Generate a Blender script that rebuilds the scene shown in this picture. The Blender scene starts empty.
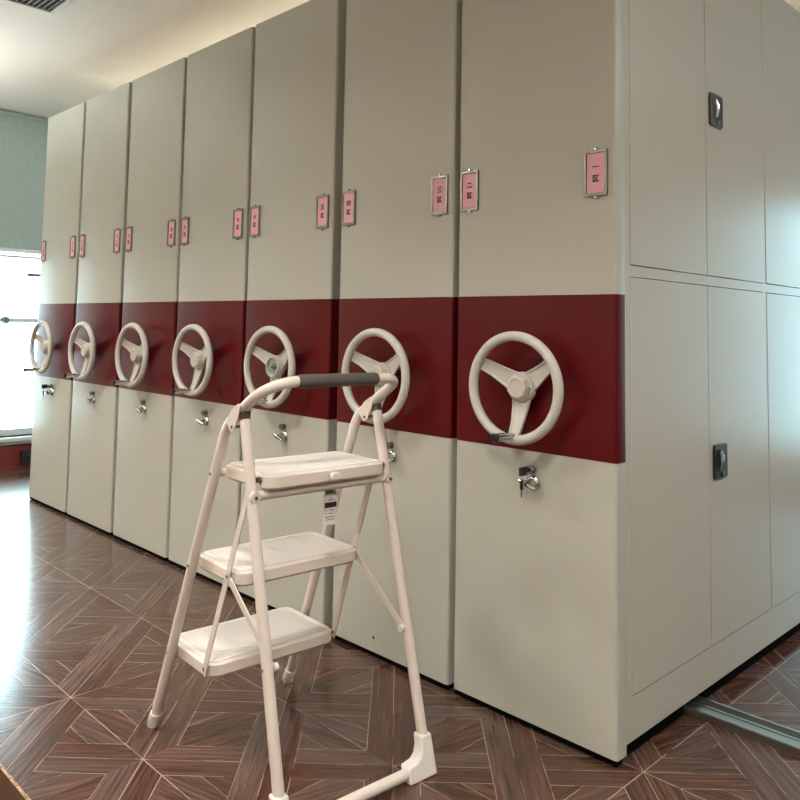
import bpy, bmesh, math
from math import sin, cos, pi, radians
from mathutils import Vector, Matrix

C = bpy.context.scene.collection
S = bpy.context.scene

# ------------------------------------------------------------------ materials
def srgb(r, g, b):
    f = lambda c: ((c/255+.055)/1.055)**2.4 if c > 10 else c/255/12.92
    return (f(r), f(g), f(b), 1)

class NT:
    def __init__(s, m):
        s.t = m.node_tree; s.n = s.t.nodes
    def new(s, kind, **kw):
        n = s.n.new(kind)
        for k, v in kw.items(): setattr(n, k, v)
        return n
    def link(s, a, b): s.t.links.new(a, b)
    def put(s, sock, v):
        if hasattr(v, 'is_output'): s.link(v, sock)
        else: sock.default_value = v
    def m(s, op, a, b=0.0, c=0.0):
        n = s.new('ShaderNodeMath', operation=op)
        s.put(n.inputs[0], a); s.put(n.inputs[1], b); s.put(n.inputs[2], c)
        return n.outputs[0]
    def mixf(s, f, a, b):
        n = s.new('ShaderNodeMix', data_type='FLOAT')
        s.put(n.inputs[0], f); s.put(n.inputs[2], a); s.put(n.inputs[3], b); return n.outputs[0]
    def mixc(s, f, a, b, mode='MIX'):
        n = s.new('ShaderNodeMix', data_type='RGBA', blend_type=mode)
        s.put(n.inputs[0], f); s.put(n.inputs[6], a); s.put(n.inputs[7], b); return n.outputs[2]
    def xyz(s, x, y, z=0.0):
        n = s.new('ShaderNodeCombineXYZ'); s.put(n.inputs[0], x); s.put(n.inputs[1], y); s.put(n.inputs[2], z); return n.outputs[0]
    def noise(s, vec, scale, detail=3.0, rough=.5):
        n = s.new('ShaderNodeTexNoise'); s.put(n.inputs['Vector'], vec)
        n.inputs['Scale'].default_value = scale; n.inputs['Detail'].default_value = detail; n.inputs['Roughness'].default_value = rough
        return n.outputs['Fac']

def mat(name, col, rough=.5, metal=0.0, spec=.5, bump=0.0, bscale=400, var=0.0, vscale=6, coat=0.0):
    m = bpy.data.materials.new(name); m.use_nodes = True
    t = NT(m); b = t.n['Principled BSDF']
    b.inputs['Base Color'].default_value = col
    b.inputs['Roughness'].default_value = rough
    b.inputs['Metallic'].default_value = metal
    b.inputs['Specular IOR Level'].default_value = spec
    b.inputs['Coat Weight'].default_value = coat
    b.inputs['Coat Roughness'].default_value = .12
    tc = t.new('ShaderNodeTexCoord').outputs['Object']
    if var:
        f = t.noise(tc, vscale, 4)
        d = tuple(c*(1-var) for c in col[:3])+(1,)
        t.link(t.mixc(f, d, col), b.inputs['Base Color'])
        t.link(t.m('MULTIPLY_ADD', f, .12, rough-.06), b.inputs['Roughness'])
    if bump:
        bn = t.new('ShaderNodeBump'); bn.inputs['Strength'].default_value = bump; bn.inputs['Distance'].default_value = .0006
        t.link(t.noise(tc, bscale, 2), bn.inputs['Height']); t.link(bn.outputs[0], b.inputs['Normal'])
    return m

M = {}
M['paint'] = mat('beige_powder_coat', srgb(185,185,174), .4, spec=.45, bump=.25, bscale=500, var=.03)
M['paint_side'] = mat('beige_door_paint', srgb(190,187,175), .27, spec=.5, bump=.22, bscale=450)
M['gap'] = mat('dark_gap', srgb(60,55,50), .6)
M['red'] = mat('dark_red_gloss_paint', srgb(84,3,11), .3, spec=.26, bump=.06, bscale=60, var=.05)
M['wheel'] = mat('grey_cream_plastic', srgb(200,197,189), .42, spec=.4, bump=.1, bscale=300, var=.03)
M['hubcap'] = mat('hub_cap_plastic', srgb(196,188,178), .35)
M['chrome'] = mat('chrome', (.62,.64,.63,1), .16, 1.0, var=.1, vscale=40)
M['steel'] = mat('nickel_frame', (.26,.26,.245,1), .32, 1.0, var=.2, vscale=60)
M['zinc'] = mat('zinc_plate', (.45,.62,.55,1), .25, 1.0, var=.2, vscale=50)
M['black'] = mat('black_plastic', (.012,.012,.012,1), .4, var=.1)
M['char'] = mat('charcoal_plastic', (.05,.052,.05,1), .45, var=.1)
M['blackbase'] = mat('black_base_and_gap_shade', (.002,.002,.002,1), .9, spec=.05, var=.1)
M['pink'] = mat('pink_card', srgb(243,182,194), .6, var=.04)
M['ink'] = mat('black_ink', (.01,.01,.01,1), .6, var=.1)
M['ladder'] = mat('cream_white_enamel', srgb(216,204,194), .33, spec=.5, var=.03)
M['pad'] = mat('white_grooved_tread', srgb(232,226,220), .55, var=.03)
M['rimp'] = mat('cream_step_plastic', srgb(222,209,196), .45, var=.03)
M['cap'] = mat('translucent_white_rubber', srgb(228,222,214), .4, var=.03)
M['grip'] = mat('dark_foam_grip', srgb(82,77,70), .75, bump=.5, bscale=900, var=.06)
M['plug'] = mat('brown_plug', srgb(60,48,40), .6, var=.1)
M['tag'] = mat('white_tag_paper', srgb(225,218,212), .6, var=.02)
M['tagink'] = mat('grey_tag_ink', srgb(120,115,112), .6, var=.05)
M['greenstrap'] = mat('grey_green_clip', srgb(110,125,112), .4, var=.1)
M['alu'] = mat('aluminium_rail', (.55,.62,.61,1), .32, 1.0)
M['alud'] = mat('dull_rail_side_groove_shade', srgb(86,76,68), .5, .3, var=.15, vscale=30)
M['ceil'] = mat('ceiling_paint', srgb(238,231,220), .8, spec=.2, bump=.1, bscale=200, var=.02)
M['wall'] = mat('wall_paint', srgb(206,204,196), .8, spec=.2, bump=.1, bscale=200, var=.02)
M['burg'] = mat('burgundy_tile', srgb(112,30,28), .35, var=.25, vscale=12)
M['frame'] = mat('white_window_frame', srgb(215,218,218), .4, var=.02)
M['purple'] = mat('dark_violet_plastic', srgb(70,55,90), .4, var=.05)
M['vent'] = mat('vent_white', srgb(196,190,178), .5, var=.03)
M['ventdark'] = mat('vent_duct_shade', (.03,.03,.028,1), .8, var=.1)
M['card'] = mat('brown_cardboard', srgb(88,60,38), .85, bump=.4, bscale=180, var=.15, vscale=30)

# roller blind weave
def blind_mat():
    m = bpy.data.materials.new('grey_green_blind_fabric'); m.use_nodes = True
    t = NT(m); b = t.n['Principled BSDF']
    tc = t.new('ShaderNodeTexCoord').outputs['Object']
    n1 = t.noise(tc, 90, 3); n2 = t.noise(tc, 9, 4)
    c = t.mixc(n1, srgb(136,148,143), srgb(182,192,187))
    c = t.mixc(t.m('MULTIPLY', n2, .35), c, srgb(150,162,157))
    t.link(c, b.inputs['Base Color']); b.inputs['Roughness'].default_value = .85
    b.inputs['Specular IOR Level'].default_value = .15
    tl = t.new('ShaderNodeBsdfTranslucent'); t.link(c, tl.inputs[0])
    mx = t.new('ShaderNodeMixShader'); mx.inputs[0].default_value = .1
    t.link(b.outputs[0], mx.inputs[1]); t.link(tl.outputs[0], mx.inputs[2]); t.link(mx.outputs[0], t.n['Material Output'].inputs[0])
    return m
M['blind'] = blind_mat()

# cut edge of cardboard: speckled tan flutes
def cardedge():
    m = bpy.data.materials.new('fluted_cardboard_edge'); m.use_nodes = True
    t = NT(m); b = t.n['Principled BSDF']
    tc = t.new('ShaderNodeTexCoord').outputs['Object']
    c = t.mixc(t.m('GREATER_THAN', t.noise(tc, 260, 2), .52), srgb(96,72,52), srgb(196,166,132))
    t.link(c, b.inputs['Base Color']); b.inputs['Roughness'].default_value = .9
    return m
M['cardedge'] = cardedge()

# glass
def glass(name, ca, cb):
    m = bpy.data.materials.new(name); m.use_nodes = True
    t = NT(m); b = t.n['Principled BSDF']; t.n.remove(b)
    o = t.n['Material Output']
    tr = t.new('ShaderNodeBsdfTransparent'); gl = t.new('ShaderNodeBsdfGlossy'); gl.inputs['Roughness'].default_value = .02
    fr = t.new('ShaderNodeFresnel'); fr.inputs[0].default_value = 1.45
    nz = t.noise(t.new('ShaderNodeTexCoord').outputs['Object'], 3)
    t.link(t.mixc(nz, ca, cb), tr.inputs[0])
    mx = t.new('ShaderNodeMixShader'); t.link(fr.outputs[0], mx.inputs[0]); t.link(tr.outputs[0], mx.inputs[1]); t.link(gl.outputs[0], mx.inputs[2])
    t.link(mx.outputs[0], o.inputs[0])
    return m
M['glass'] = glass('window_glass', (.96,.98,.98,1), (1,1,1,1))
M['tinted'] = glass('dimming_window_glass', (.50,.57,.59,1), (.53,.60,.62,1))  # tint added to dim daylight from the unseen back window

# wood-look parquet: square tiles, an X of double planks in each, triangles between
def floor_mat():
    m = bpy.data.materials.new('parquet_laminate'); m.use_nodes = True
    t = NT(m); b = t.n['Principled BSDF']; mm = t.m
    pos = t.new('ShaderNodeNewGeometry').outputs['Position']
    sp = t.new('ShaderNodeSeparateXYZ'); t.link(pos, sp.inputs[0])
    TX, TY = .4065, .4175
    u = mm('DIVIDE', mm('SUBTRACT', sp.outputs[0], .044), TX)
    v = mm('DIVIDE', mm('SUBTRACT', sp.outputs[1], .040), TY)
    iu, iv = mm('FLOOR', u), mm('FLOOR', v)
    x = mm('SUBTRACT', mm('SUBTRACT', u, iu), .5); y = mm('SUBTRACT', mm('SUBTRACT', v, iv), .5)
    k = 1/math.sqrt(2)
    s = mm('MULTIPLY', mm('ADD', x, y), k); d = mm('MULTIPLY', mm('SUBTRACT', x, y), k)
    w = .152
    inA = mm('LESS_THAN', mm('ABSOLUTE', s), w)
    inB = mm('MULTIPLY', mm('SUBTRACT', 1.0, inA), mm('LESS_THAN', mm('ABSOLUTE', d), w))
    inT = mm('SUBTRACT', mm('SUBTRACT', 1.0, inA), inB)
    ax, ay = mm('ABSOLUTE', x), mm('ABSOLUTE', y)
    horiz = mm('GREATER_THAN', ay, ax)           # triangle on a y edge
    edge = mm('SUBTRACT', .5, mm('MAXIMUM', ax, ay))
    inner = mm('GREATER_THAN', edge, .155)
    # plank id
    sg = lambda q: mm('GREATER_THAN', q, 0.0)
    idA = mm('ADD', 1.0, sg(s))
    idB = mm('ADD', mm('ADD', 3.0, sg(d)), mm('MULTIPLY', 2.0, sg(s)))
    side = mm('ADD', mm('MULTIPLY', horiz, 4.0), mm('ADD', mm('MULTIPLY', sg(mm('ADD', x, y)), 2.0), inner))
    idT = mm('ADD', 10.0, side)
    pid = mm('ADD', mm('ADD', mm('MULTIPLY', inA, idA), mm('MULTIPLY', inB, idB)), mm('MULTIPLY', inT, idT))
    wn = t.new('ShaderNodeTexWhiteNoise', noise_dimensions='3D'); t.link(t.xyz(iu, iv, pid), wn.inputs['Vector'])
    rnd = wn.outputs['Value']
    # joints: distance to plank borders, drawn at an even width
    dA = mm('MINIMUM', mm('ABSOLUTE', s), 9.0)
    bandA = mm('ABSOLUTE', mm('SUBTRACT', mm('ABSOLUTE', s), w))
    dB = mm('ABSOLUTE', d)
    bandB = mm('ABSOLUTE', mm('SUBTRACT', mm('ABSOLUTE', d), w))
    split = mm('ABSOLUTE', mm('SUBTRACT', edge, .155))
    big = lambda inn, q: mm('ADD', q, mm('MULTIPLY', mm('SUBTRACT', 1.0, inn), 9.0))
    notA = mm('SUBTRACT', 1.0, inA)
    dist = mm('MINIMUM', big(inA, dA), mm('MINIMUM', bandA, mm('MINIMUM', big(inB, dB), mm('MINIMUM', big(notA, bandB), big(inT, split)))))
    tj = mm('MINIMUM', mm('SUBTRACT', .5, ax), mm('SUBTRACT', .5, ay))
    line = mm('LESS_THAN', dist, .0023)
    tline = mm('LESS_THAN', tj, .0030)
    yj = mm('LESS_THAN', mm('SUBTRACT', .5, ax), mm('SUBTRACT', .5, ay))          # joint runs along y
    endj = mm('LESS_THAN', mm('ABSOLUTE', mm('SUBTRACT', mm('MODULO', mm('ADD', mm('ROUND', u), 30.0), 3.0), 0.0)), .5)
    tl = mm('MULTIPLY', tline, t.mixf(yj, 1.0, mm('MULTIPLY_ADD', endj, .8, .2)))
    anyl = mm('MAXIMUM', line, tl)
    # faded / bright stretches in the joints
    lf = t.noise(t.xyz(mm('MULTIPLY', u, 1.0), v, pid), 2.3, 2)
    # grain coordinate: along, across
    al = mm('ADD', mm('ADD', mm('MULTIPLY', inA, d), mm('MULTIPLY', inB, s)), mm('MULTIPLY', inT, t.mixf(horiz, mm('ADD', y, mm('MULTIPLY', x, .25)), mm('ADD', x, mm('MULTIPLY', y, .25)))))
    ac = mm('ADD', mm('ADD', mm('MULTIPLY', inA, s), mm('MULTIPLY', inB, d)), mm('MULTIPLY', inT, t.mixf(horiz, mm('SUBTRACT', x, mm('MULTIPLY', y, .25)), mm('SUBTRACT', y, mm('MULTIPLY', x, .25)))))
    off = mm('MULTIPLY', rnd, 37.0)
    g1 = t.noise(t.xyz(mm('ADD', mm('MULTIPLY', al, 1.6), off), mm('MULTIPLY', ac, 34.0), off), 1.0, 5, .62)
    g2 = t.noise(t.xyz(mm('ADD', mm('MULTIPLY', al, 5.0), off), mm('MULTIPLY', ac, 130.0), off), 1.0, 3, .6)
    wv = t.new('ShaderNodeTexWave', wave_type='BANDS', bands_direction='Y', wave_profile='SAW')
    t.link(t.xyz(mm('ADD', mm('MULTIPLY', al, 1.2), off), mm('ADD', mm('MULTIPLY', ac, 3.0), off), 0.0), wv.inputs['Vector'])
    wv.inputs['Scale'].default_value = 2.6; wv.inputs['Distortion'].default_value = 7.0; wv.inputs['Detail'].default_value = 3; wv.inputs['Detail Scale'].default_value = .8
    gr = mm('ADD', mm('MULTIPLY', g1, .60), mm('ADD', mm('MULTIPLY', g2, .32), mm('MULTIPLY', wv.outputs['Fac'], .08)))
    ramp = t.new('ShaderNodeValToRGB'); t.link(gr, ramp.inputs[0])
    e = ramp.color_ramp.elements
    e[0].position = .30; e[0].color = srgb(44,27,21)
    e[1].position = .74; e[1].color = srgb(130,82,58)
    q = e.new(.47); q.color = srgb(73,46,34)
    q = e.new(.6); q.color = srgb(96,60,44)
    hs = t.new('ShaderNodeHueSaturation')
    t.link(ramp.outputs[0], hs.inputs['Color'])
    t.link(mm('MULTIPLY_ADD', rnd, .34, .84), hs.inputs['Value'])
    t.link(mm('MULTIPLY_ADD', wn.outputs['Value'], -.35, 1.0), hs.inputs['Saturation'])
    jc = t.mixc(mm('GREATER_THAN', lf, .44), srgb(40,26,20), srgb(176,150,132))
    col = t.mixc(mm('MULTIPLY', anyl, .75), hs.outputs[0], jc)
    t.link(col, b.inputs['Base Color'])
    t.link(mm('MULTIPLY_ADD', gr, .16, .13), b.inputs['Roughness'])
    b.inputs['Specular IOR Level'].default_value = .42
    bn = t.new('ShaderNodeBump'); bn.inputs['Strength'].default_value = .35; bn.inputs['Distance'].default_value = .0012
    t.link(mm('SUBTRACT', mm('MULTIPLY', gr, .5), anyl), bn.inputs['Height']); t.link(bn.outputs[0], b.inputs['Normal'])
    return m
M['floor'] = floor_mat()

# ------------------------------------------------------------------ geometry helpers
def finish(name, bm, material, parent=None, smooth=35, bevel=0.0, seg=2, loc=None):
    me = bpy.data.meshes.new(name)
    bmesh.ops.remove_doubles(bm, verts=bm.verts, dist=1e-6)
    bmesh.ops.recalc_face_normals(bm, faces=bm.faces)
    bm.to_mesh(me); bm.free()
    mats = material if isinstance(material, (list, tuple)) else [material]
    for q in mats: me.materials.append(q)
    if smooth:
        for p in me.polygons: p.use_smooth = True
        me.set_sharp_from_angle(angle=radians(smooth))
    o = bpy.data.objects.new(name, me); C.objects.link(o)
    if parent is not None: o.parent = parent
    if loc is not None: o.location = loc
    if bevel:
        b = o.modifiers.new('bevel', 'BEVEL'); b.width = bevel; b.segments = seg; b.limit_method = 'ANGLE'; b.angle_limit = radians(40)
        b.harden_normals = False
    return o

def box(bm, a, b, mi=0):
    x0, y0, z0 = a; x1, y1, z1 = b
    v = [bm.verts.new(p) for p in ((x0,y0,z0),(x1,y0,z0),(x1,y1,z0),(x0,y1,z0),(x0,y0,z1),(x1,y0,z1),(x1,y1,z1),(x0,y1,z1))]
    for f in ((0,3,2,1),(4,5,6,7),(0,1,5,4),(1,2,6,5),(2,3,7,6),(3,0,4,7)):
        fc = bm.faces.new([v[i] for i in f]); fc.material_index = mi

def prism(bm, pts, ax, h0, h1, mi=0):
    """polygon pts (2-D) extruded along axis ax from h0 to h1"""
    def P(p, h):
        return {'z': (p[0], p[1], h), 'y': (p[0], h, p[1]), 'x': (h, p[0], p[1])}[ax]
    A = [bm.verts.new(P(p, h0)) for p in pts]; B = [bm.verts.new(P(p, h1)) for p in pts]
    n = len(pts)
    f = bm.faces.new(A[::-1]); f.material_index = mi
    f = bm.faces.new(B); f.material_index = mi
    for i in range(n):
        f = bm.faces.new([A[i], A[(i+1) % n], B[(i+1) % n], B[i]]); f.material_index = mi

def rrect(x0, y0, x1, y1, r, n=5):
    rs = r if isinstance(r, (list, tuple)) else [r]*4      # order: x1y1, x0y1, x0y0, x1y0
    out = []
    for (cx, cy, a0, rr) in ((x1-rs[0], y1-rs[0], 0, rs[0]), (x0+rs[1], y1-rs[1], 90, rs[1]), (x0+rs[2], y0+rs[2], 180, rs[2]), (x1-rs[3], y0+rs[3], 270, rs[3])):
        for i in range(n+1):
            a = radians(a0+90*i/n); out.append((cx+rr*cos(a), cy+rr*sin(a)))
    return out

def lathe(bm, prof, centre, axis='y', n=32, mi=0):
    """prof = [(radius, height)], height along axis"""
    cx, cy, cz = centre; rings = []
    for r, h in prof:
        ring = []
        for i in range(n):
            a = 2*pi*i/n
            p = {'y': (cx+r*cos(a), cy+h, cz+r*sin(a)), 'z': (cx+r*cos(a), cy+r*sin(a), cz+h), 'x': (cx+h, cy+r*cos(a), cz+r*sin(a))}[axis]
            ring.append(bm.verts.new(p))
        rings.append(ring)
    for A, B in zip(rings, rings[1:]):
        for i in range(n):
            f = bm.faces.new([A[i], A[(i+1) % n], B[(i+1) % n], B[i]]); f.material_index = mi
    for R in (rings[0], rings[-1]):
        f = bm.faces.new(R); f.material_index = mi

def fillet(pts, rad, n=8):
    pts = [Vector(p) for p in pts]; out = [pts[0]]
    for i in range(1, len(pts)-1):
        p0, p, p1 = pts[i-1], pts[i], pts[i+1]; r = rad[i] if isinstance(rad, (list, tuple)) else rad
        d0, d1 = (p0-p).normalized(), (p1-p).normalized()
        ang = d0.angle(d1); t = r/math.tan(ang/2)
        a, b = p+d0*t, p+d1*t
        c = p+(d0+d1).normalized()*(r/sin(ang/2))
        va, vb = a-c, b-c; th = va.angle(vb); nrm = va.cross(vb).normalized()
        for k in range(n+1):
            out.append(c+Matrix.Rotation(th*k/n, 3, nrm) @ va)
    out.append(pts[-1]); return out

def tube(bm, pts, r, n=14, sx=1.0, up=None, mi=0, closed=False):
    """round (or flattened) tube swept along a path"""
    pts = [Vector(p) for p in pts]; N = len(pts)
    tan = []
    for i in range(N):
        if closed: t = pts[(i+1) % N]-pts[i-1]
        else: t = pts[min(i+1, N-1)]-pts[max(i-1, 0)]
        tan.append(t.normalized())
    u = Vector(up) if up else (Vector((0,0,1)) if abs(tan[0].z) < .9 else Vector((1,0,0)))
    u = (u-tan[0]*u.dot(tan[0])).normalized(); rings = []
    for i in range(N):
        u = (u-tan[i]*u.dot(tan[i])).normalized(); w = tan[i].cross(u)
        rr = r[i] if isinstance(r, (list, tuple)) else r
        rings.append([bm.verts.new(pts[i]+u*rr*cos(2*pi*k/n)+w*rr*sx*sin(2*pi*k/n)) for k in range(n)])
    rng = range(N) if closed else range(N-1)
    for i in rng:
        A, B = rings[i], rings[(i+1) % N]
        for k in range(n):
            f = bm.faces.new([A[k], A[(k+1) % n], B[(k+1) % n], B[k]]); f.material_index = mi
    if not closed:
        for R in (rings[0], rings[-1]):
            f = bm.faces.new(R); f.material_index = mi

def bar(bm, p, q, w, t, wdir):
    """flat bar from p to q, width w along wdir-ish, thickness t"""
    p, q = Vector(p), Vector(q); d = (q-p).normalized(); wd = Vector(wdir)
    wd = (wd-d*wd.dot(d)).normalized(); td = d.cross(wd)
    P = [(p-d*w/2), (q+d*w/2)]
    vs = []
    for c in P:
        for a, b in ((-1,-1),(1,-1),(1,1),(-1,1)): vs.append(bm.verts.new(c+wd*w/2*a+td*t/2*b))
    for f in ((3,2,1,0),(4,5,6,7),(0,1,5,4),(1,2,6,5),(2,3,7,6),(3,0,4,7)): bm.faces.new([vs[i] for i in f])

def BM(): return bmesh.new()
def empty(name, loc, rz=0, label=None, cat=None, group=None):
    o = bpy.data.objects.new(name, None); C.objects.link(o)
    o.empty_display_size = .1; o.location = loc; o.rotation_euler = (0, 0, rz)
    tag(o, label, cat, group); return o
def tag(o, label=None, cat=None, group=None, kind=None):
    if label: o['label'] = label
    if cat: o['category'] = cat
    if group: o['group'] = group
    if kind: o['kind'] = kind
    return o
def struct(name, bm, m, **kw):
    return tag(finish(name, bm, m, **kw), kind='structure')
def copy_obj(o, parent):
    c = o.copy(); C.objects.link(c); c.parent = parent; return c

# ------------------------------------------------------------------ setting
XL, XR, YB, YF, HC = -4.65, 4.2, 4.2, -4.4, 2.447
bm = BM(); box(bm, (XL-.2, YF-.2, -.12), (XR+.2, YB+.2, 0)); struct('floor', bm, M['floor'], smooth=0)
bm = BM(); box(bm, (XL-.2, YF-.2, HC), (XR+.2, YB+.2, HC+.12)); struct('ceiling', bm, M['ceil'], smooth=0)
def wall_with_hole(name, axis, pos, thick, lo, hi, h0, h1, z0, z1):
    bm = BM()
    def bx(a0, a1, zz0, zz1):
        if axis == 'x': box(bm, (min(pos, pos+thick), a0, zz0), (max(pos, pos+thick), a1, zz1))
        else: box(bm, (a0, min(pos, pos+thick), zz0), (a1, max(pos, pos+thick), zz1))
    if h0 is None: bx(lo, hi, 0, HC)
    else:
        bx(lo, h0, 0, HC); bx(h1, hi, 0, HC); bx(h0, h1, 0, z0); bx(h0, h1, z1, HC)
    return struct(name, bm, M['wall'], smooth=0)
WY0, WY1, WZ0, WZ1 = -.22, .62, .215, 2.30          # left window opening
BX0, BX1, BZ0, BZ1 = .10, .98, .20, 1.98             # back window opening
wall_with_hole('wall_left', 'x', XL, -.2, YF, YB, WY0, WY1, WZ0, WZ1)
wall_with_hole('wall_right', 'x', XR, .2, YF, YB, None, None, 0, 0)
wall_with_hole('wall_back', 'y', YB, .2, XL, XR, BX0, BX1, BZ0, BZ1)
wall_with_hole('wall_front', 'y', YF, -.2, XL, XR, None, None, 0, 0)
bm = BM(); box(bm, (XL, YF, 0), (XL+.02, YB, .155)); box(bm, (XL, YF, .155), (XL+.012, YB, .163))
struct('baseboard_left', bm, M['burg'], bevel=.002)
bm = BM(); box(bm, (XL-.17, WY0-.05, .188), (XL+.045, WY1+.05, .215)); struct('trim_1', bm, M['frame'], bevel=.004)
def window(name, axis, pos, a0, a1, z0, z1, mull, trans, pane='glass'):
    bm = BM(); w = .045
    def bx(p0, p1, q0, q1, d=.05):
        if axis == 'x': box(bm, (pos-d/2, p0, q0), (pos+d/2, p1, q1))
        else: box(bm, (p0, pos-d/2, q0), (p1, pos+d/2, q1))
    bx(a0, a0+w, z0, z1); bx(a1-w, a1, z0, z1); bx(a0+w, a1-w, z0, z0+w); bx(a0+w, a1-w, z1-w, z1)
    for mpos in mull: bx(mpos-.02, mpos+.02, z0+w, z1-w, .046)
    for tz in trans: bx(a0+w, a1-w, tz-.016, tz+.016, .04)
    o = struct(name, bm, M['frame'], bevel=.003)
    bm = BM()
    if axis == 'x': box(bm, (pos-.004, a0+w, z0+w), (pos+.004, a1-w, z1-w))
    else: box(bm, (a0+w, pos-.004, z0+w), (a1-w, pos+.004, z1-w))
    finish('pane', bm, M[pane], o, smooth=0)
    return o
w1 = window('window_1', 'x', XL-.09, WY0, WY1, WZ0, WZ1, [], [1.012])
bm = BM(); box(bm, (XL-.063, .16, .985), (XL-.045, .20, 1.04)); tube(bm, [(XL-.04, .18, 1.0), (XL-.03, .18, 1.03)], .006)
finish('window_latch', bm, M['steel'], w1)
bm = BM(); tube(bm, [(XL-.05, .30, 1.33), (XL-.015, .30, 1.33), (XL-.015, .385, 1.332)], .011)
finish('window_handle', bm, M['purple'], w1)
window('window_2', 'y', YB+.09, BX0, BX1, BZ0, BZ1, [], [], 'tinted')

# roller blind: cassette against the ceiling, cloth, bottom bars
rb = empty('roller_blind', (XL+.05, 0, 0), 0, 'grey-green fabric roller blind half lowered over the bright window at left', 'blind')
bm = BM(); box(bm, (-.004, WY0-.45, 1.50), (.004, .95, 2.43)); finish('blind_cloth', bm, M['blind'], rb, smooth=0)
bm = BM(); box(bm, (-.02, WY0-.45, 1.474), (.02, .95, 1.50)); finish('bottom_bar', bm, M['frame'], rb, bevel=.004)
bm = BM(); tube(bm, [(-.008, WY0-.45, 1.447), (-.008, .95, 1.447)], .010); finish('hem_rod', bm, M['frame'], rb)
bm = BM(); tube(bm, [(0, WY0-.45, 2.425), (0, .95, 2.425)], .02); finish('roller', bm, M['blind'], rb)

# small black socket low on the burgundy strip
s = empty('wall_socket', (XL+.02, .345, .035), 0, 'small black socket box low on the burgundy strip beside the last cabinet', 'socket')
bm = BM(); prism(bm, rrect(-.05, 0, .05, .085, .01), 'x', 0, .03); finish('socket_box', bm, M['black'], s, bevel=.003)
bm = BM(); lathe(bm, [(.014, .03), (.014, .05), (.009, .06)], (0, .0, .045), 'x', 16); finish('plug', bm, M['black'], s)

# ceiling vent
v = empty('ceiling_vent', (-2.64, -.38, HC), 0, 'slatted air vent grille in the ceiling at top left', 'vent')
VW, VD = 1.1, .62
bm = BM(); box(bm, (.0, -.02, -.012), (VW, 0, .001)); box(bm, (.0, -VD, -.012), (VW, -VD+.02, .001)); box(bm, (0, -VD+.02, -.012), (.012, -.02, .001)); box(bm, (VW-.02, -VD+.02, -.012), (VW, -.02, .001))
finish('vent_frame', bm, M['vent'], v, bevel=.002)
bm = BM(); box(bm, (.01, -VD+.01, -.002), (VW-.01, -.01, -.0005)); finish('duct_shade_sheet', bm, M['ventdark'], v, smooth=0)  # near-black sheet painted as the shade inside the duct
y = -.035
i = 0
while y > -VD+.03:
    bm = BM(); bar(bm, (.014, y, -.007), (VW-.022, y, -.007), .010, .0018, (0, .6, .8)); finish('slat', bm, M['vent'], v, smooth=0)
    y -= .0235

# ------------------------------------------------------------------ mobile cabinets
W2, ZB, ZT, ZR, H = .25, .018, 1.109, .7014, 2.2008
PT = .0457                                           # end panel thickness
DEPTH = 2.78
CX = [-.25, -.7693, -1.3105, -1.8290, -2.3485, -2.8771, -3.4015]

STROKES = {
 '一': [((.08,.5),(.92,.5))],
 '二': [((.2,.78),(.8,.78)), ((.06,.18),(.94,.18))],
 '三': [((.15,.88),(.85,.88)), ((.22,.52),(.78,.52)), ((.05,.12),(.95,.12))],
 '四': [((.08,.85),(.92,.85)), ((.08,.85),(.08,.08)), ((.92,.85),(.92,.08)), ((.08,.12),(.92,.12)), ((.38,.85),(.34,.5),(.2,.35)), ((.62,.85),(.62,.45),(.85,.45))],
 '五': [((.1,.9),(.9,.9)), ((.48,.9),(.34,.08)), ((.16,.55),(.76,.55),(.7,.08)), ((.04,.08),(.96,.08))],
 '六': [((.46,.98),(.56,.82)), ((.06,.68),(.94,.68)), ((.36,.5),(.1,.06)), ((.62,.5),(.92,.06))],
 '七': [((.06,.5),(.94,.66)), ((.44,.95),(.44,.14),(.6,.08),(.92,.1),(.92,.3))],
 '八': [((.38,.8),(.3,.4),(.06,.06)), ((.55,.9),(.68,.45),(.95,.06))],
 '九': [((.1,.66),(.7,.66),(.7,.14),(.95,.12),(.95,.3)), ((.42,.95),(.38,.45),(.06,.06))],
 '十': [((.06,.55),(.94,.55)), ((.5,.96),(.5,.04))],
 '区': [((.1,.9),(.93,.9)), ((.12,.9),(.12,.08)), ((.1,.08),(.95,.08)), ((.75,.75),(.55,.45),(.28,.22)), ((.3,.72),(.55,.45),(.8,.2))],
}
def glyph(bm, ch, cx, cz, sz, y, th=.0016):
    for st in STROKES[ch]:
        for a, b in zip(st, st[1:]):
            p = Vector((cx+(a[0]-.5)*sz, y, cz+(a[1]-.5)*sz)); q = Vector((cx+(b[0]-.5)*sz, y, cz+(b[1]-.5)*sz))
            d = (q-p).normalized(); n = Vector((-d.z, 0, d.x))*th; e = d*th*.8
            vs = [p-e-n, q+e-n, q+e+n, p-e+n]
            A = [bm.verts.new(k) for k in vs]; B = [bm.verts.new(k+Vector((0, -.0005, 0))) for k in vs]
            bm.faces.new(A); bm.faces.new(B[::-1])
            for k in range(4): bm.faces.new([A[k], A[(k+1) % 4], B[(k+1) % 4], B[k]])

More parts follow.
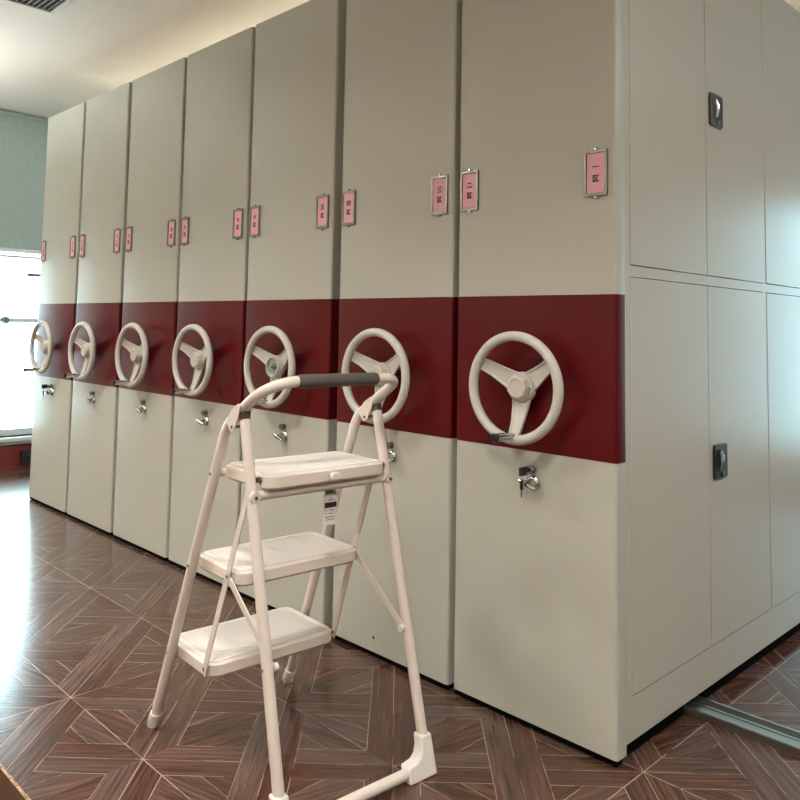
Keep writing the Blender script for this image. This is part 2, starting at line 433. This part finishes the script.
def card_holder(parent, cx, text):
    z0, z1, w = 1.354, 1.471, .0325
    bm = BM()
    yb = -.0015
    box(bm, (cx-w, yb, z0), (cx+w, 0, z1))
    box(bm, (cx-w, -.006, z0), (cx-w+.0075, yb, z1)); box(bm, (cx+w-.0075, -.006, z0), (cx+w, yb, z1))
    box(bm, (cx-w+.0075, -.006, z0), (cx+w-.0075, yb, z0+.009)); box(bm, (cx-w+.0075, -.0065, z1-.008), (cx+w-.0075, yb, z1))
    for zz in (z0, z1):
        prism(bm, [(cx+.009*cos(2*pi*k/20), zz+.007*sin(2*pi*k/20)) for k in range(20)], 'y', -.003, 0)
    h = finish('card_holder', bm, M['steel'], parent, bevel=.0008, seg=1)
    bm = BM()
    bm.free()
    for zz in (z0-.003, z1+.003):
        bm = BM(); lathe(bm, [(.0028, -.0055), (.0028, -.003)], (cx, 0, zz), 'y', 10); finish('screw', bm, M['chrome'], h)
    bm = BM(); box(bm, (cx-w+.0078, -.0028, z0+.009), (cx+w-.0078, -.0016, z1-.008)); finish('card', bm, M['pink'], h, smooth=0)
    bm = BM(); zc = (z0+z1)/2; n = len(text)
    if n == 2:
        glyph(bm, text[0], cx, zc+.017, .0185 if text[0] != '一' else .0195, -.0030, .0014); glyph(bm, text[1], cx, zc-.013, .0185, -.0030, .0014)
    else:
        for k, ch in enumerate(text): glyph(bm, ch, cx, zc+.023-.021*k, .0155, -.0030, .0012)
    finish('lettering', bm, M['ink'], h, smooth=0)
    return h

# meshes shared by all cabinets are built once
def build_cabinet(root):
    parts = []
    r = [.004, .004, .009, .009]
    bm = BM(); pr = rrect(-W2, 0, W2, PT, [.003, .003, .008, .008])
    prism(bm, pr, 'z', ZB, ZR); prism(bm, pr, 'z', ZT, H)
    parts.append(finish('end_panel', bm, M['paint'], root, smooth=50))
    bm = BM(); pr = rrect(-W2-.0006, -.0006, W2+.0006, PT-.001, [.003, .003, .008, .008])
    prism(bm, pr, 'z', ZR+.0002, ZT-.0002)
    parts.append(finish('red_band', bm, M['red'], root, smooth=50))
    # carcass: posts, rails and shelves around recessed side sheets
    bm = BM(); HB = 2.215
    box(bm, (-.236, PT+.001, .10), (.236, DEPTH, HB-.03))
    for k in range(4):
        y0 = PT+.001+k*.903; y1 = y0+.025
        for sx in (-1, 1):
            a, b = sorted((sx*.236, sx*.2485)); box(bm, (a, y0, .04), (b, y1, HB))
    for k in range(3):
        y0 = PT+.026+k*.903; y1 = y0+.878
        for sx in (-1, 1):
            a, b = sorted((sx*.236, sx*.2485))
            for z0, z1 in ((.04, .1428), (1.1561, 1.1835), (2.191, HB)): box(bm, (a, y0, z0), (b, y1, z1))
    box(bm, (-.236, PT+.001, HB-.03), (.236, DEPTH, HB))
    box(bm, (-.236, PT+.001, .04), (.236, DEPTH, .10))
    parts.append(finish('carcass', bm, M['paint_side'], root, smooth=0))
    # black undercarriage that also paints the floor-gap shadow, cut where the rail passes
    bm = BM()
    box(bm, (-.232, .02, .0225), (.232, DEPTH-.02, .039))
    box(bm, (-.246, .004, .004), (.246, .03, .0175)); box(bm, (-.235, .03, .002), (.235, .375, .0225)); box(bm, (-.235, .495, .002), (.235, DEPTH-.03, .0225))
    parts.append(finish('base_frame', bm, M['blackbase'], root, smooth=0))
    # hand wheel
    bm = BM(); R, rr, wy, wz = .1328, .0130, -.068, .868
    tube(bm, [(R*cos(2*pi*k/56), wy, wz+R*sin(2*pi*k/56)) for k in range(56)], rr, 14, closed=True, up=(0,1,0))
    wheel = finish('hand_wheel', bm, M['wheel'], root); wheel_parts = [wheel]
    subs = []
    for a in (152, 32, 268):
        a = radians(a); d = Vector((cos(a), 0, sin(a))); n = Vector((-sin(a), 0, cos(a)))
        bm = BM(); secs = []
        for t, w, y, th in ((.016, .029, -.030, .010), (.05, .024, -.036, .008), (.09, .0185, -.047, .007), (.1265, .0165, -.062, .007)):
            c = d*t+Vector((0, y, wz)); secs.append((c, w, th))
        prev = None
        for c, w, th in secs:
            # cross section: shallow channel with raised lips
            prof = [(-w, th*.5), (-w, -th*.7), (-w+.004, -th*.7), (-w+.005, -th*.1), (w-.005, -th*.1), (w-.004, -th*.7), (w, -th*.7), (w, th*.5)]
            ring = [bm.verts.new(c+n*p+Vector((0, q, 0))) for p, q in prof]
            if prev:
                for k in range(8): bm.faces.new([prev[k], prev[(k+1) % 8], ring[(k+1) % 8], ring[k]])
            else: bm.faces.new(ring)
            prev = ring
        bm.faces.new(prev[::-1])
        subs.append(finish('spoke', bm, M['wheel'], wheel, smooth=30, bevel=.001, seg=1))
    bm = BM(); lathe(bm, [(.018, 0), (.018, -.018), (.036, -.020), (.040, -.026), (.040, -.038), (.037, -.044)], (0, 0, wz), 'y', 32)
    subs.append(finish('hub', bm, M['wheel'], wheel))
    bm = BM(); lathe(bm, [(.036, -.0435), (.0345, -.052), (.029, -.060), (.0255, -.0615), (.0225, -.0615), (.0215, -.0595), (.001, -.0595)], (0, 0, wz), 'y', 9)
    cap = finish('hub_cap', bm, M['hubcap'], wheel, smooth=20, bevel=.002); subs.append(cap)
    bm = BM(); tube(bm, [(0, -.073, .7465), (0, -.090, .7465), (0, -.094, .7465), (0, -.146, .7465)], [.0075, .0075, .0095, .0105], 14)
    cr = finish('crank_grip', bm, M['chrome'], wheel); subs.append(cr)
    bm = BM(); lathe(bm, [(.0112, -.144), (.0118, -.150), (.009, -.155)], (0, 0, .7465), 'y', 16)
    subs.append(finish('grip_cap', bm, M['black'], wheel))
    # lock: round rose with a turning lever, small key cylinder above
    lx, lz = .016, .622
    bm = BM(); lathe(bm, [(.019, 0), (.019, -.004), (.016, -.008), (.012, -.010), (.0105, -.024), (.009, -.027)], (lx, 0, lz), 'y', 24)
    lock = finish('lock', bm, M['chrome'], root)
    bm = BM(); tube(bm, [(lx-.024, -.032, lz+.006), (lx-.010, -.030, lz+.001), (lx+.004, -.030, lz-.003), (lx+.026, -.032, lz-.010)], [.005, .0085, .0085, .005], 12)
    lever = finish('turn_lever', bm, M['chrome'], lock)
    bm = BM()
    cxk, czk = lx-.004, lz+.033
    tube(bm, [(cxk+.009*cos(2*pi*k/18), -.016, czk+.009*sin(2*pi*k/18)) for k in range(18)], .0022, 8, closed=True, up=(0,1,0))
    lathe(bm, [(.0095, 0), (.0095, -.012), (.008, -.015)], (cxk, 0, czk), 'y', 18)
    cyl = finish('key_cylinder', bm, M['steel'], lock)
    return dict(parts=parts, wheel=wheel, subs=subs, cap=cap, lock=lock, locksubs=[lever, cyl])

def open_hub(wheel):
    wz = .868
    bm = BM(); lathe(bm, [(.036, -.0435), (.037, -.056), (.032, -.056), (.030, -.047), (.001, -.047)], (0, 0, wz), 'y', 32)
    h = finish('hub_ring', bm, M['wheel'], wheel)
    bm = BM(); lathe(bm, [(.027, -.0470), (.027, -.0495), (.006, -.0495)], (0, 0, wz), 'y', 28); finish('hub_washer', bm, M['zinc'], wheel)
    bm = BM(); lathe(bm, [(.011, -.0495), (.011, -.057), (.006, -.057), (.006, -.064), (.004, -.064)], (0, 0, wz), 'y', 6); finish('hub_bolt', bm, M['chrome'], wheel, smooth=0)

def keys(lock):
    lx, lz = .016, .622
    cx, cz = lx-.004, lz+.033
    bm = BM(); box(bm, (cx-.0012, -.028, cz-.0035), (cx+.0012, -.014, cz+.0035)); prism(bm, [(cx+.0035*k, z) for k, z in ((-1, cz-.011), (1, cz-.011), (1, cz+.011), (-1, cz+.011))], 'y', -.058, -.028)
    finish('key', bm, M['black'], lock, bevel=.003)
    bm = BM(); tube(bm, [(cx+.002+.014*cos(2*pi*k/20)*.2, -.040+.010*cos(2*pi*k/20), cz-.016+.013*sin(2*pi*k/20)) for k in range(20)], .0009, 6, closed=True)
    finish('key_ring', bm, M['steel'], lock)
    bm = BM(); prism(bm, rrect(cx-.006, cz-.047, cx+.003, cz-.022, .004), 'y', -.050, -.0445)
    finish('key', bm, M['black'], lock, bevel=.0015)
    bm = BM(); box(bm, (cx-.0035, -.0485, cz-.066), (cx+.0005, -.0465, cz-.046)); finish('key_blade', bm, M['steel'], lock, smooth=0)

CARDS = [('二区', '一区'), ('四区', '三区'), ('六区', '五区'), ('八区', '七区'), ('十区', '九区'), ('十二区', '十一区'), ('十四区', '十三区')]
LAB = [
 'nearest beige cabinet with a red band and side doors, cards 一区 and 二区',
 'second cabinet from the right, cards 三区 and 四区, behind the right end of the ladder grip',
 'beige cabinet whose wheel hub is uncapped, showing a bolt, cards 五区 and 六区',
 'beige cabinet just left of the one with the uncapped wheel, cards 七区 and 八区',
 'beige red-banded cabinet third from the window end, cards 九区 and 十区',
 'beige red-banded cabinet second from the window end, cards 十一区 and 十二区',
 'leftmost cabinet beside the bright window, black keys in its lock',
]
proto = None
for i, cx in enumerate(CX):
    root = empty('mobile_cabinet', (cx, 0, 0), 0, LAB[i], 'cabinet', 'hand-wheel mobile cabinets in a row')
    if i == 0:
        proto = build_cabinet(root); d = proto; wheel, lock = d['wheel'], d['lock']
    else:
        for o in proto['parts']: copy_obj(o, root)
        wheel = copy_obj(proto['wheel'], root); lock = copy_obj(proto['lock'], root)
        for o in proto['subs']:
            if i == 2 and o is proto['cap']: continue
            copy_obj(o, wheel)
        for o in proto['locksubs']: copy_obj(o, lock)
    if i == 2:
        open_hub(wheel); wheel['label'] = 'wheel with its hub cap missing'
    card_holder(root, -W2+.042, CARDS[i][0]); card_holder(root, W2-.053, CARDS[i][1])
    if i in (0, 6): keys(lock)
    if i == 1:
        bm = BM(); lathe(bm, [(.0045, 0), (.0035, -.0012)], (-.052, -.0002, .061), 'y', 10); finish('screw', bm, M['ink'], root)
    if i == 0:
        # hinged doors on the open side of the end cabinet
        for k in range(3):
            y0 = .0725+k*.903
            for (z0, z1, up) in ((.1448, 1.1541, False), (1.1855, 2.189, True)):
                for j, (a, b) in enumerate(((y0, y0+.4475), (y0+.4505, y0+.8935))):
                    bm = BM(); box(bm, (.2375, a, z0), (.25, b, z1))
                    dr = finish('door', bm, M['paint_side'], root, bevel=.0015)
                    if j == 1:
                        hz = .650 if not up else 1.683; hy = a+.018
                        bm = BM(); prism(bm, rrect(hy, hz-.049, hy+.088, hz+.049, .008), 'x', .2505, .2575)
                        hd = finish('door_handle', bm, M['char'] if up else M['black'], dr, bevel=.002)
                        bm = BM(); prism(bm, rrect(hy+.018, hz-.026, hy+.076, hz+.034, .004), 'x', .2576, .2582); finish('grip_recess', bm, M['black'], hd, smooth=0)
                        bm = BM(); tube(bm, [(.2585, hy+.034, hz-.024), (.2610, hy+.038, hz-.008), (.2610, hy+.038, hz+.014), (.2585, hy+.034, hz+.032)], [.005, .0075, .0075, .005], 12); finish('pull_lever', bm, M['chrome'], hd)
                        bm = BM(); lathe(bm, [(.007, .2577), (.007, .2605), (.005, .2612)], (0, hy+.050, hz-.037), 'x', 16); finish('door_lock', bm, M['steel'], hd)

# ------------------------------------------------------------------ floor rail
fr = empty('floor_rail', (0, .434, 0), 0, 'aluminium floor rail running out from under the nearest cabinet at right', 'rail')
x0, x1 = -4.2, 2.6
bm = BM()
prism(bm, [(-.044,0),(.044,0),(.044,.019),(.036,.019),(.036,.006),(.014,.006),(.014,.014),(.006,.014),(.006,.006),(-.004,.006),(-.004,.014),(-.012,.014),(-.012,.006),(-.024,.006),(-.024,.019),(-.044,.019)], 'x', x0, x1)
finish('rail_body', bm, M['alu'], fr, smooth=0)
bm = BM(); box(bm, (x0, .0145, .0058), (x1, .0355, .0066)); box(bm, (x0, -.0235, .0058), (x1, -.0125, .0066)); finish('groove_shade_strip', bm, M['alud'], fr, smooth=0)  # dark strips laid in to paint shade into the grooves
bm = BM(); box(bm, (x0, -.0475, 0), (x1, -.0445, .0165)); finish('side_strip', bm, M['alud'], fr, smooth=0)

# ------------------------------------------------------------------ step ladder   (local: x = depth, y = width, z = up)
L = empty('step_ladder', (-.8802, -.4992, 0), -.0666, 'cream-white three-step folding ladder with dark foam grip, standing before the cabinets', 'ladder')
w, rt = .1937, .0124
bb, zb, bg, zg = .3038, .7833, .4815, .8936
def fx(z): return bb*z/zb
def fw(z): return w+.010*(1-z/zb)
D0, bh, zh, wr0 = .5839, .3804, .8165, .1974
def rx(z): return D0+(bh-D0)*z/zh
def rw(z): return wr0+(w-wr0)*z/zh
path = [(fx(.012), -fw(.012), .012), (bb, -w, zb), (bg, -w-.002, zg), (bg, w-.010, zg), (bb, w, zb), (fx(.012), fw(.012), .012)]
bm = BM(); tube(bm, fillet(path, [0, .12, .078, .050, .08, 0], 10), rt, 16)
ff = finish('front_frame', bm, M['ladder'], L)
bm = BM(); tube(bm, [(bg, -.122, zg), (bg, -.119, zg), (bg, .103, zg), (bg, .106, zg)], [.0142, .0153, .0153, .0142], 20); finish('hand_grip', bm, M['grip'], L)
path = [(rx(zh-.012), -rw(zh), zh-.012), (rx(.018), -rw(0), .018), (rx(.018), rw(0), .018), (rx(zh-.012), rw(zh), zh-.012)]
bm = BM(); tube(bm, fillet(path, .05, 8), rt, 16)
finish('rear_frame', bm, M['ladder'], L)
for s in (-1, 1):
    # plugs in the top ends of the rear legs
    bm = BM(); tube(bm, [(rx(zh-.012), s*w, zh-.014), (rx(zh+.004), s*w, zh+.004)], rt*1.02, 14); finish('tube_plug', bm, M['plug'], L)
    # rubber caps of the front legs
    bm = BM(); tube(bm, [(fx(0)-.001, s*fw(0), .0), (fx(0)-.001, s*fw(0), .004), (fx(.034), s*fw(.034), .034), (fx(.038), s*fw(.038), .038)], [.0125, .0152, .0152, .0145], 18); finish('foot_cap', bm, M['cap'], L)
    # corner shoes: L of two sleeves with a filled inner corner
    bm = BM(); th = .0145
    wo = wr0+.0185
    prof = [(wo, 0.0), (wo-.003, .084), (wo-.034, .084), (wo-.036, .062), (wo-.043, .047), (wo-.056, .038), (wo-.084, .034), (wo-.084, .0)]
    A = [bm.verts.new((rx(z)-th, s*a, z)) for a, z in prof]; B = [bm.verts.new((rx(z)+th, s*a, z)) for a, z in prof]
    bm.faces.new(A); bm.faces.new(B[::-1])
    for k in range(len(prof)): bm.faces.new([A[k], A[(k+1) % 8], B[(k+1) % 8], B[k]])
    shoe = finish('corner_shoe', bm, M['cap'], L, bevel=.004)
    bm = BM(); lathe(bm, [(.003, 0), (.003, .0025)], (rx(.04)+th-.0005, s*(wo-.040), .030), 'x', 10); finish('rivet', bm, M['steel'], shoe)
    # hinge bracket joining front and rear frame
    bm = BM()
    pts = [(.328, .797), (.350, .824), (.378, .840), (.388, .836), (.380, .812), (.362, .780), (.348, .774)]
    for yy in (s*(w+.0150), s*(w-.0150)):
        prism(bm, [(p[0], p[1]) for p in pts], 'y', yy-.0012, yy+.0012)
    br = finish('hinge_bracket', bm, M['ladder'], L, smooth=20)
    bm = BM()
    for px, pz in ((.355, .786),): tube(bm, [(px, s*(w-.0185), pz), (px, s*(w+.0185), pz)], .0035, 10)
    finish('rivet', bm, M['steel'], br)

def step(x0, x1, zt, hw, th, rc, zp, name='step'):
    # rim with rounded corners, slightly tapered towards the bottom
    bm = BM()
    o1 = rrect(x0, -hw, x1, hw, rc, 6); o2 = rrect(x0+.006, -hw+.006, x1-.006, hw-.006, rc, 6)
    rings = []
    for pr, z in ((o2, zt-th), (o1, zt-th+.006), (o1, zt-.004), (o2, zt)):
        rings.append([bm.verts.new((p[0], p[1], z)) for p in pr])
    n = len(o1)
    for A, B in zip(rings, rings[1:]):
        for k in range(n): bm.faces.new([A[k], A[(k+1) % n], B[(k+1) % n], B[k]])
    bm.faces.new(rings[0][::-1]); bm.faces.new(rings[-1])
    # pivot tube under the far edge, reaching to the front legs
    tube(bm, [(fx(zp), -fw(zp)+rt-.001, zp), (fx(zp), fw(zp)-rt+.001, zp)], .0095, 12)
    st = finish(name, bm, M['rimp'], L, smooth=30)
    # tread pad with fine ribs
    bm = BM(); m = .010
    pr = rrect(x0+m, -hw+m, x1-m, hw-m, max(rc-m, .004), 6)
    prism(bm, pr, 'z', zt-.0008, zt+.0022)
    k = 0; y = x0+m+.012
    while y < x1-m-.008:
        box(bm, (y, -hw+m+.014, zt+.0022), (y+.0035, hw-m-.014, zt+.0032)); y += .009
    finish('tread_pad', bm, M['pad'], st, smooth=20)
    for s in (-1, 1):
        bm = BM(); tube(bm, [(fx(zp), s*(fw(zp)+rt-.002), zp), (fx(zp), s*(fw(zp)+rt+.002), zp)], .0035, 10)
        finish('rivet', bm, M['steel'], st)
    return st
s1 = step(.020, .247, .222, .186, .033, .034, .206)
s2 = step(.140, .352, .456, .178, .033, .032, .437)
s3 = step(.252, .450, .687, .174, .033, .026, .667)
# latch tab on the top step
bm = BM(); prism(bm, rrect(-.005, .661, .021, .679, .006), 'x', .4505, .462); finish('latch_tab', bm, M['cap'], s3, bevel=.003)
# bolts between top step and rear legs
for s in (-1, 1):
    bm = BM(); tube(bm, [(.425, s*.168, .676), (.425, s*(rw(.676)-.012), .676)], .006, 12)
    finish('pivot_bolt', bm, M['steel'], s3)
# cross bar between the rear legs
zc = .642
bm = BM(); tube(bm, [(rx(zc), -w+.004, zc), (rx(zc), -w+.02, zc), (rx(zc), w-.02, zc), (rx(zc), w-.004, zc)], .0105, 14)
for s in (-1, 1): tube(bm, [(rx(zc)+.004, s*w, zc), (rx(zc)+.0165, s*w, zc)], .0125, 14)
cb = finish('cross_bar', bm, M['ladder'], L)
for s in (-1, 1):
    bm = BM(); tube(bm, [(rx(zc)+.0155, s*w, zc), (rx(zc)+.019, s*w, zc)], .004, 10)
    finish('rivet', bm, M['steel'], cb)
for s in (-1, 1):
    yl = .1795; yy = s*.1795; yb2 = s*.189
    bm = BM(); bar(bm, (.388, yy, .655), (.228, yb2, .207), .019, .003, (1, 0, 0)); lb = finish('link_bar', bm, M['ladder'], L, bevel=.0008, seg=1)
    for px, pz in ((.228, .210), (.312, .442)):
        bm = BM(); yq = .189 if pz < .3 else .184; tube(bm, [(px, s*(yq-.006), pz), (px, s*(yq+.0025), pz)], .004, 10)
        finish('rivet', bm, M['steel'], lb)
    zq = .306
    bm = BM(); bar(bm, (.314, s*.1825, .440), (rx(zq), s*.1825, zq), .017, .003, (0, 0, 1)); bc = finish('brace', bm, M['ladder'], L, bevel=.0008, seg=1)
    bm = BM(); tube(bm, [(rx(zq), s*.172, zq), (rx(zq), s*.180, zq)], .0085, 12); finish('brace_cap', bm, M['cap'], bc)
    bm = BM(); tube(bm, [(rx(zq), s*(rw(zq)+rt-.002), zq), (rx(zq), s*(rw(zq)+rt+.002), zq)], .0035, 10); finish('rivet', bm, M['steel'], bc)

# paper tag hanging below the top step
c, sn = cos(-.0666), sin(-.0666)
def LW(x, y, z): return (-.8802+x*c-y*sn, -.4992+x*sn+y*c, z)
T = empty('hang_tag', LW(.405, .036, .545), -.0666, 'small white paper tag with a black bar hanging under the ladder\'s top step', 'tag')
bm = BM(); prism(bm, rrect(-.021, 0, .021, .074, .003), 'x', -.0004, .0004); finish('tag_paper', bm, M['tag'], T, smooth=0)
bm = BM(); box(bm, (.0004, -.0175, .041), (.0008, .0175, .053)); finish('black_bar', bm, M['ink'], T, smooth=0)
bm = BM()
for z, ws in ((.063, (-.003, .003)), (.058, (-.008, .008)), (.034, (-.017, -.012)), (.034, (-.002, .010)), (.027, (-.017, -.012)), (.026, (-.004, .006)), (.018, (-.016, .014)), (.012, (-.014, .013))):
    box(bm, (.0004, ws[0], z), (.0007, ws[1], z+.0018))
finish('printed_lines', bm, M['tagink'], T, smooth=0)
bm = BM(); box(bm, (-.0015, -.017, .074), (.0015, .008, .100)); tube(bm, [(0, .012, .070), (0, .016, .112)], .0015, 6)
finish('strap', bm, M['greenstrap'], T, smooth=0)

# ------------------------------------------------------------------ cardboard box, bottom left
bx = empty('cardboard_box', (-1.0, -1.60, 0), 0, 'open brown cardboard box in the bottom left corner, only its rim showing', 'box')
BL, BW, BHt, bt = .66, .417, .20, .006
bm = BM()
box(bm, (0, 0, .001), (BL, BW, .007))
box(bm, (0, BW-bt, .007), (BL, BW, BHt-.0005)); box(bm, (0, 0, .007), (BL, bt, BHt-.0005)); box(bm, (0, bt, .007), (bt, BW-bt, BHt-.0005)); box(bm, (BL-bt, bt, .007), (BL, BW-bt, BHt-.0005))
finish('box_wall', bm, M['card'], bx, smooth=0)
bm = BM()
box(bm, (0, BW-bt, BHt-.0005), (BL, BW, BHt)); box(bm, (0, 0, BHt-.0005), (BL, bt, BHt)); box(bm, (0, bt, BHt-.0005), (bt, BW-bt, BHt)); box(bm, (BL-bt, bt, BHt-.0005), (BL, BW-bt, BHt))
finish('cut_edge', bm, M['cardedge'], bx, smooth=0)

# ------------------------------------------------------------------ light
wd = bpy.data.worlds.new('daylight'); S.world = wd; wd.use_nodes = True
bgn = wd.node_tree.nodes['Background']
bgn.inputs[0].default_value = (.66, .93, 1.0, 1); bgn.inputs[1].default_value = 22.0
def area(name, loc, rot, sx, sy, power, col, shape='RECTANGLE', portal=False, spread=180):
    l = bpy.data.lights.new(name, 'AREA'); l.shape = shape; l.size = sx
    if shape in ('RECTANGLE', 'ELLIPSE'): l.size_y = sy
    l.energy = power; l.color = col; l.spread = radians(spread)
    if portal: l.cycles.is_portal = True
    o = bpy.data.objects.new(name, l); C.objects.link(o); o.location = loc; o.rotation_euler = rot
    return o
area('portal_left', (XL-.19, (WY0+WY1)/2, (WZ0+WZ1)/2), (0, -pi/2, 0), WZ1-WZ0, WY1-WY0, 1, (1,1,1), portal=True)
area('portal_back', ((BX0+BX1)/2, YB+.19, (BZ0+BZ1)/2), (-pi/2, 0, 0), BX1-BX0, BZ1-BZ0, 1, (1,1,1), portal=True)
for lx, ly, pw, sp in ((-3.3, -1.5, 21, 118), (-1.45, -1.5, 21, 118), (.45, -1.55, 21, 118), (1.9, -.1, 27, 180), (1.7, 1.7, 27, 180), (-3.3, -3.3, 9, 180), (-.6, -3.3, 9, 180), (2.2, -3.2, 9, 180)):  # narrow-spread lamps cast the wheel shadows; wide-spread ones are unseen added fill
    area('ceiling_and_fill_lamp', (lx, ly, HC-.02), (0, 0, 0), .34, .34, pw, (1.0, .97, .91), 'DISK', spread=sp)
area('added_ceiling_uplight', (-3.7, -1.3, 1.9), (pi, 0, 0), .1, 1.0, 32, (.90, 1.0, 1.0))  # unseen cool uplight added to lift the ceiling near the window
# unseen lamps added so light bounces off the cabinet tops onto the ceiling
for lx in (-3.3, -2.3, -1.3, -.3):
    area('added_top_bounce_lamp', (lx, 1.05, HC-.01), (0, 0, 0), .6, .6, 16, (1.0, .96, .90))
# unseen uplights added to brighten the ceiling
for lx, ly, pw in ((-3.2, -3.3, 50), (-.6, -3.3, 50), (2.0, -3.3, 50)):
    area('added_ceiling_uplight', (lx, ly, 2.0), (pi, 0, 0), 1.3, .1, pw, (1.0, .94, .85))

# ------------------------------------------------------------------ camera
f, cx, cy = 784.62, 372.46, 268.15
yaw, pit, rol = -.8085, .074, .0201
F = Vector((sin(yaw)*cos(pit), cos(yaw)*cos(pit), sin(pit))); r0 = Vector((cos(yaw), -sin(yaw), 0)); u0 = r0.cross(F)
R = r0*cos(rol)+u0*sin(rol); U = -r0*sin(rol)+u0*cos(rol)
cam = bpy.data.cameras.new('camera'); co = bpy.data.objects.new('camera', cam); C.objects.link(co)
co.matrix_world = Matrix(((R.x, U.x, -F.x, .9687), (R.y, U.y, -F.y, -1.7449), (R.z, U.z, -F.z, 1.0186), (0, 0, 0, 1)))
cam.sensor_width = 36; cam.lens = f/800*36
cam.shift_x = (400-cx)/800; cam.shift_y = -(400-cy)/800
cam.clip_start = .02
S.camera = co
S.view_settings.view_transform = 'Standard'; S.view_settings.look = 'None'; S.view_settings.gamma = 1; S.view_settings.use_curve_mapping = False
S.view_settings.exposure = 0.15
S.cycles.caustics_reflective = False
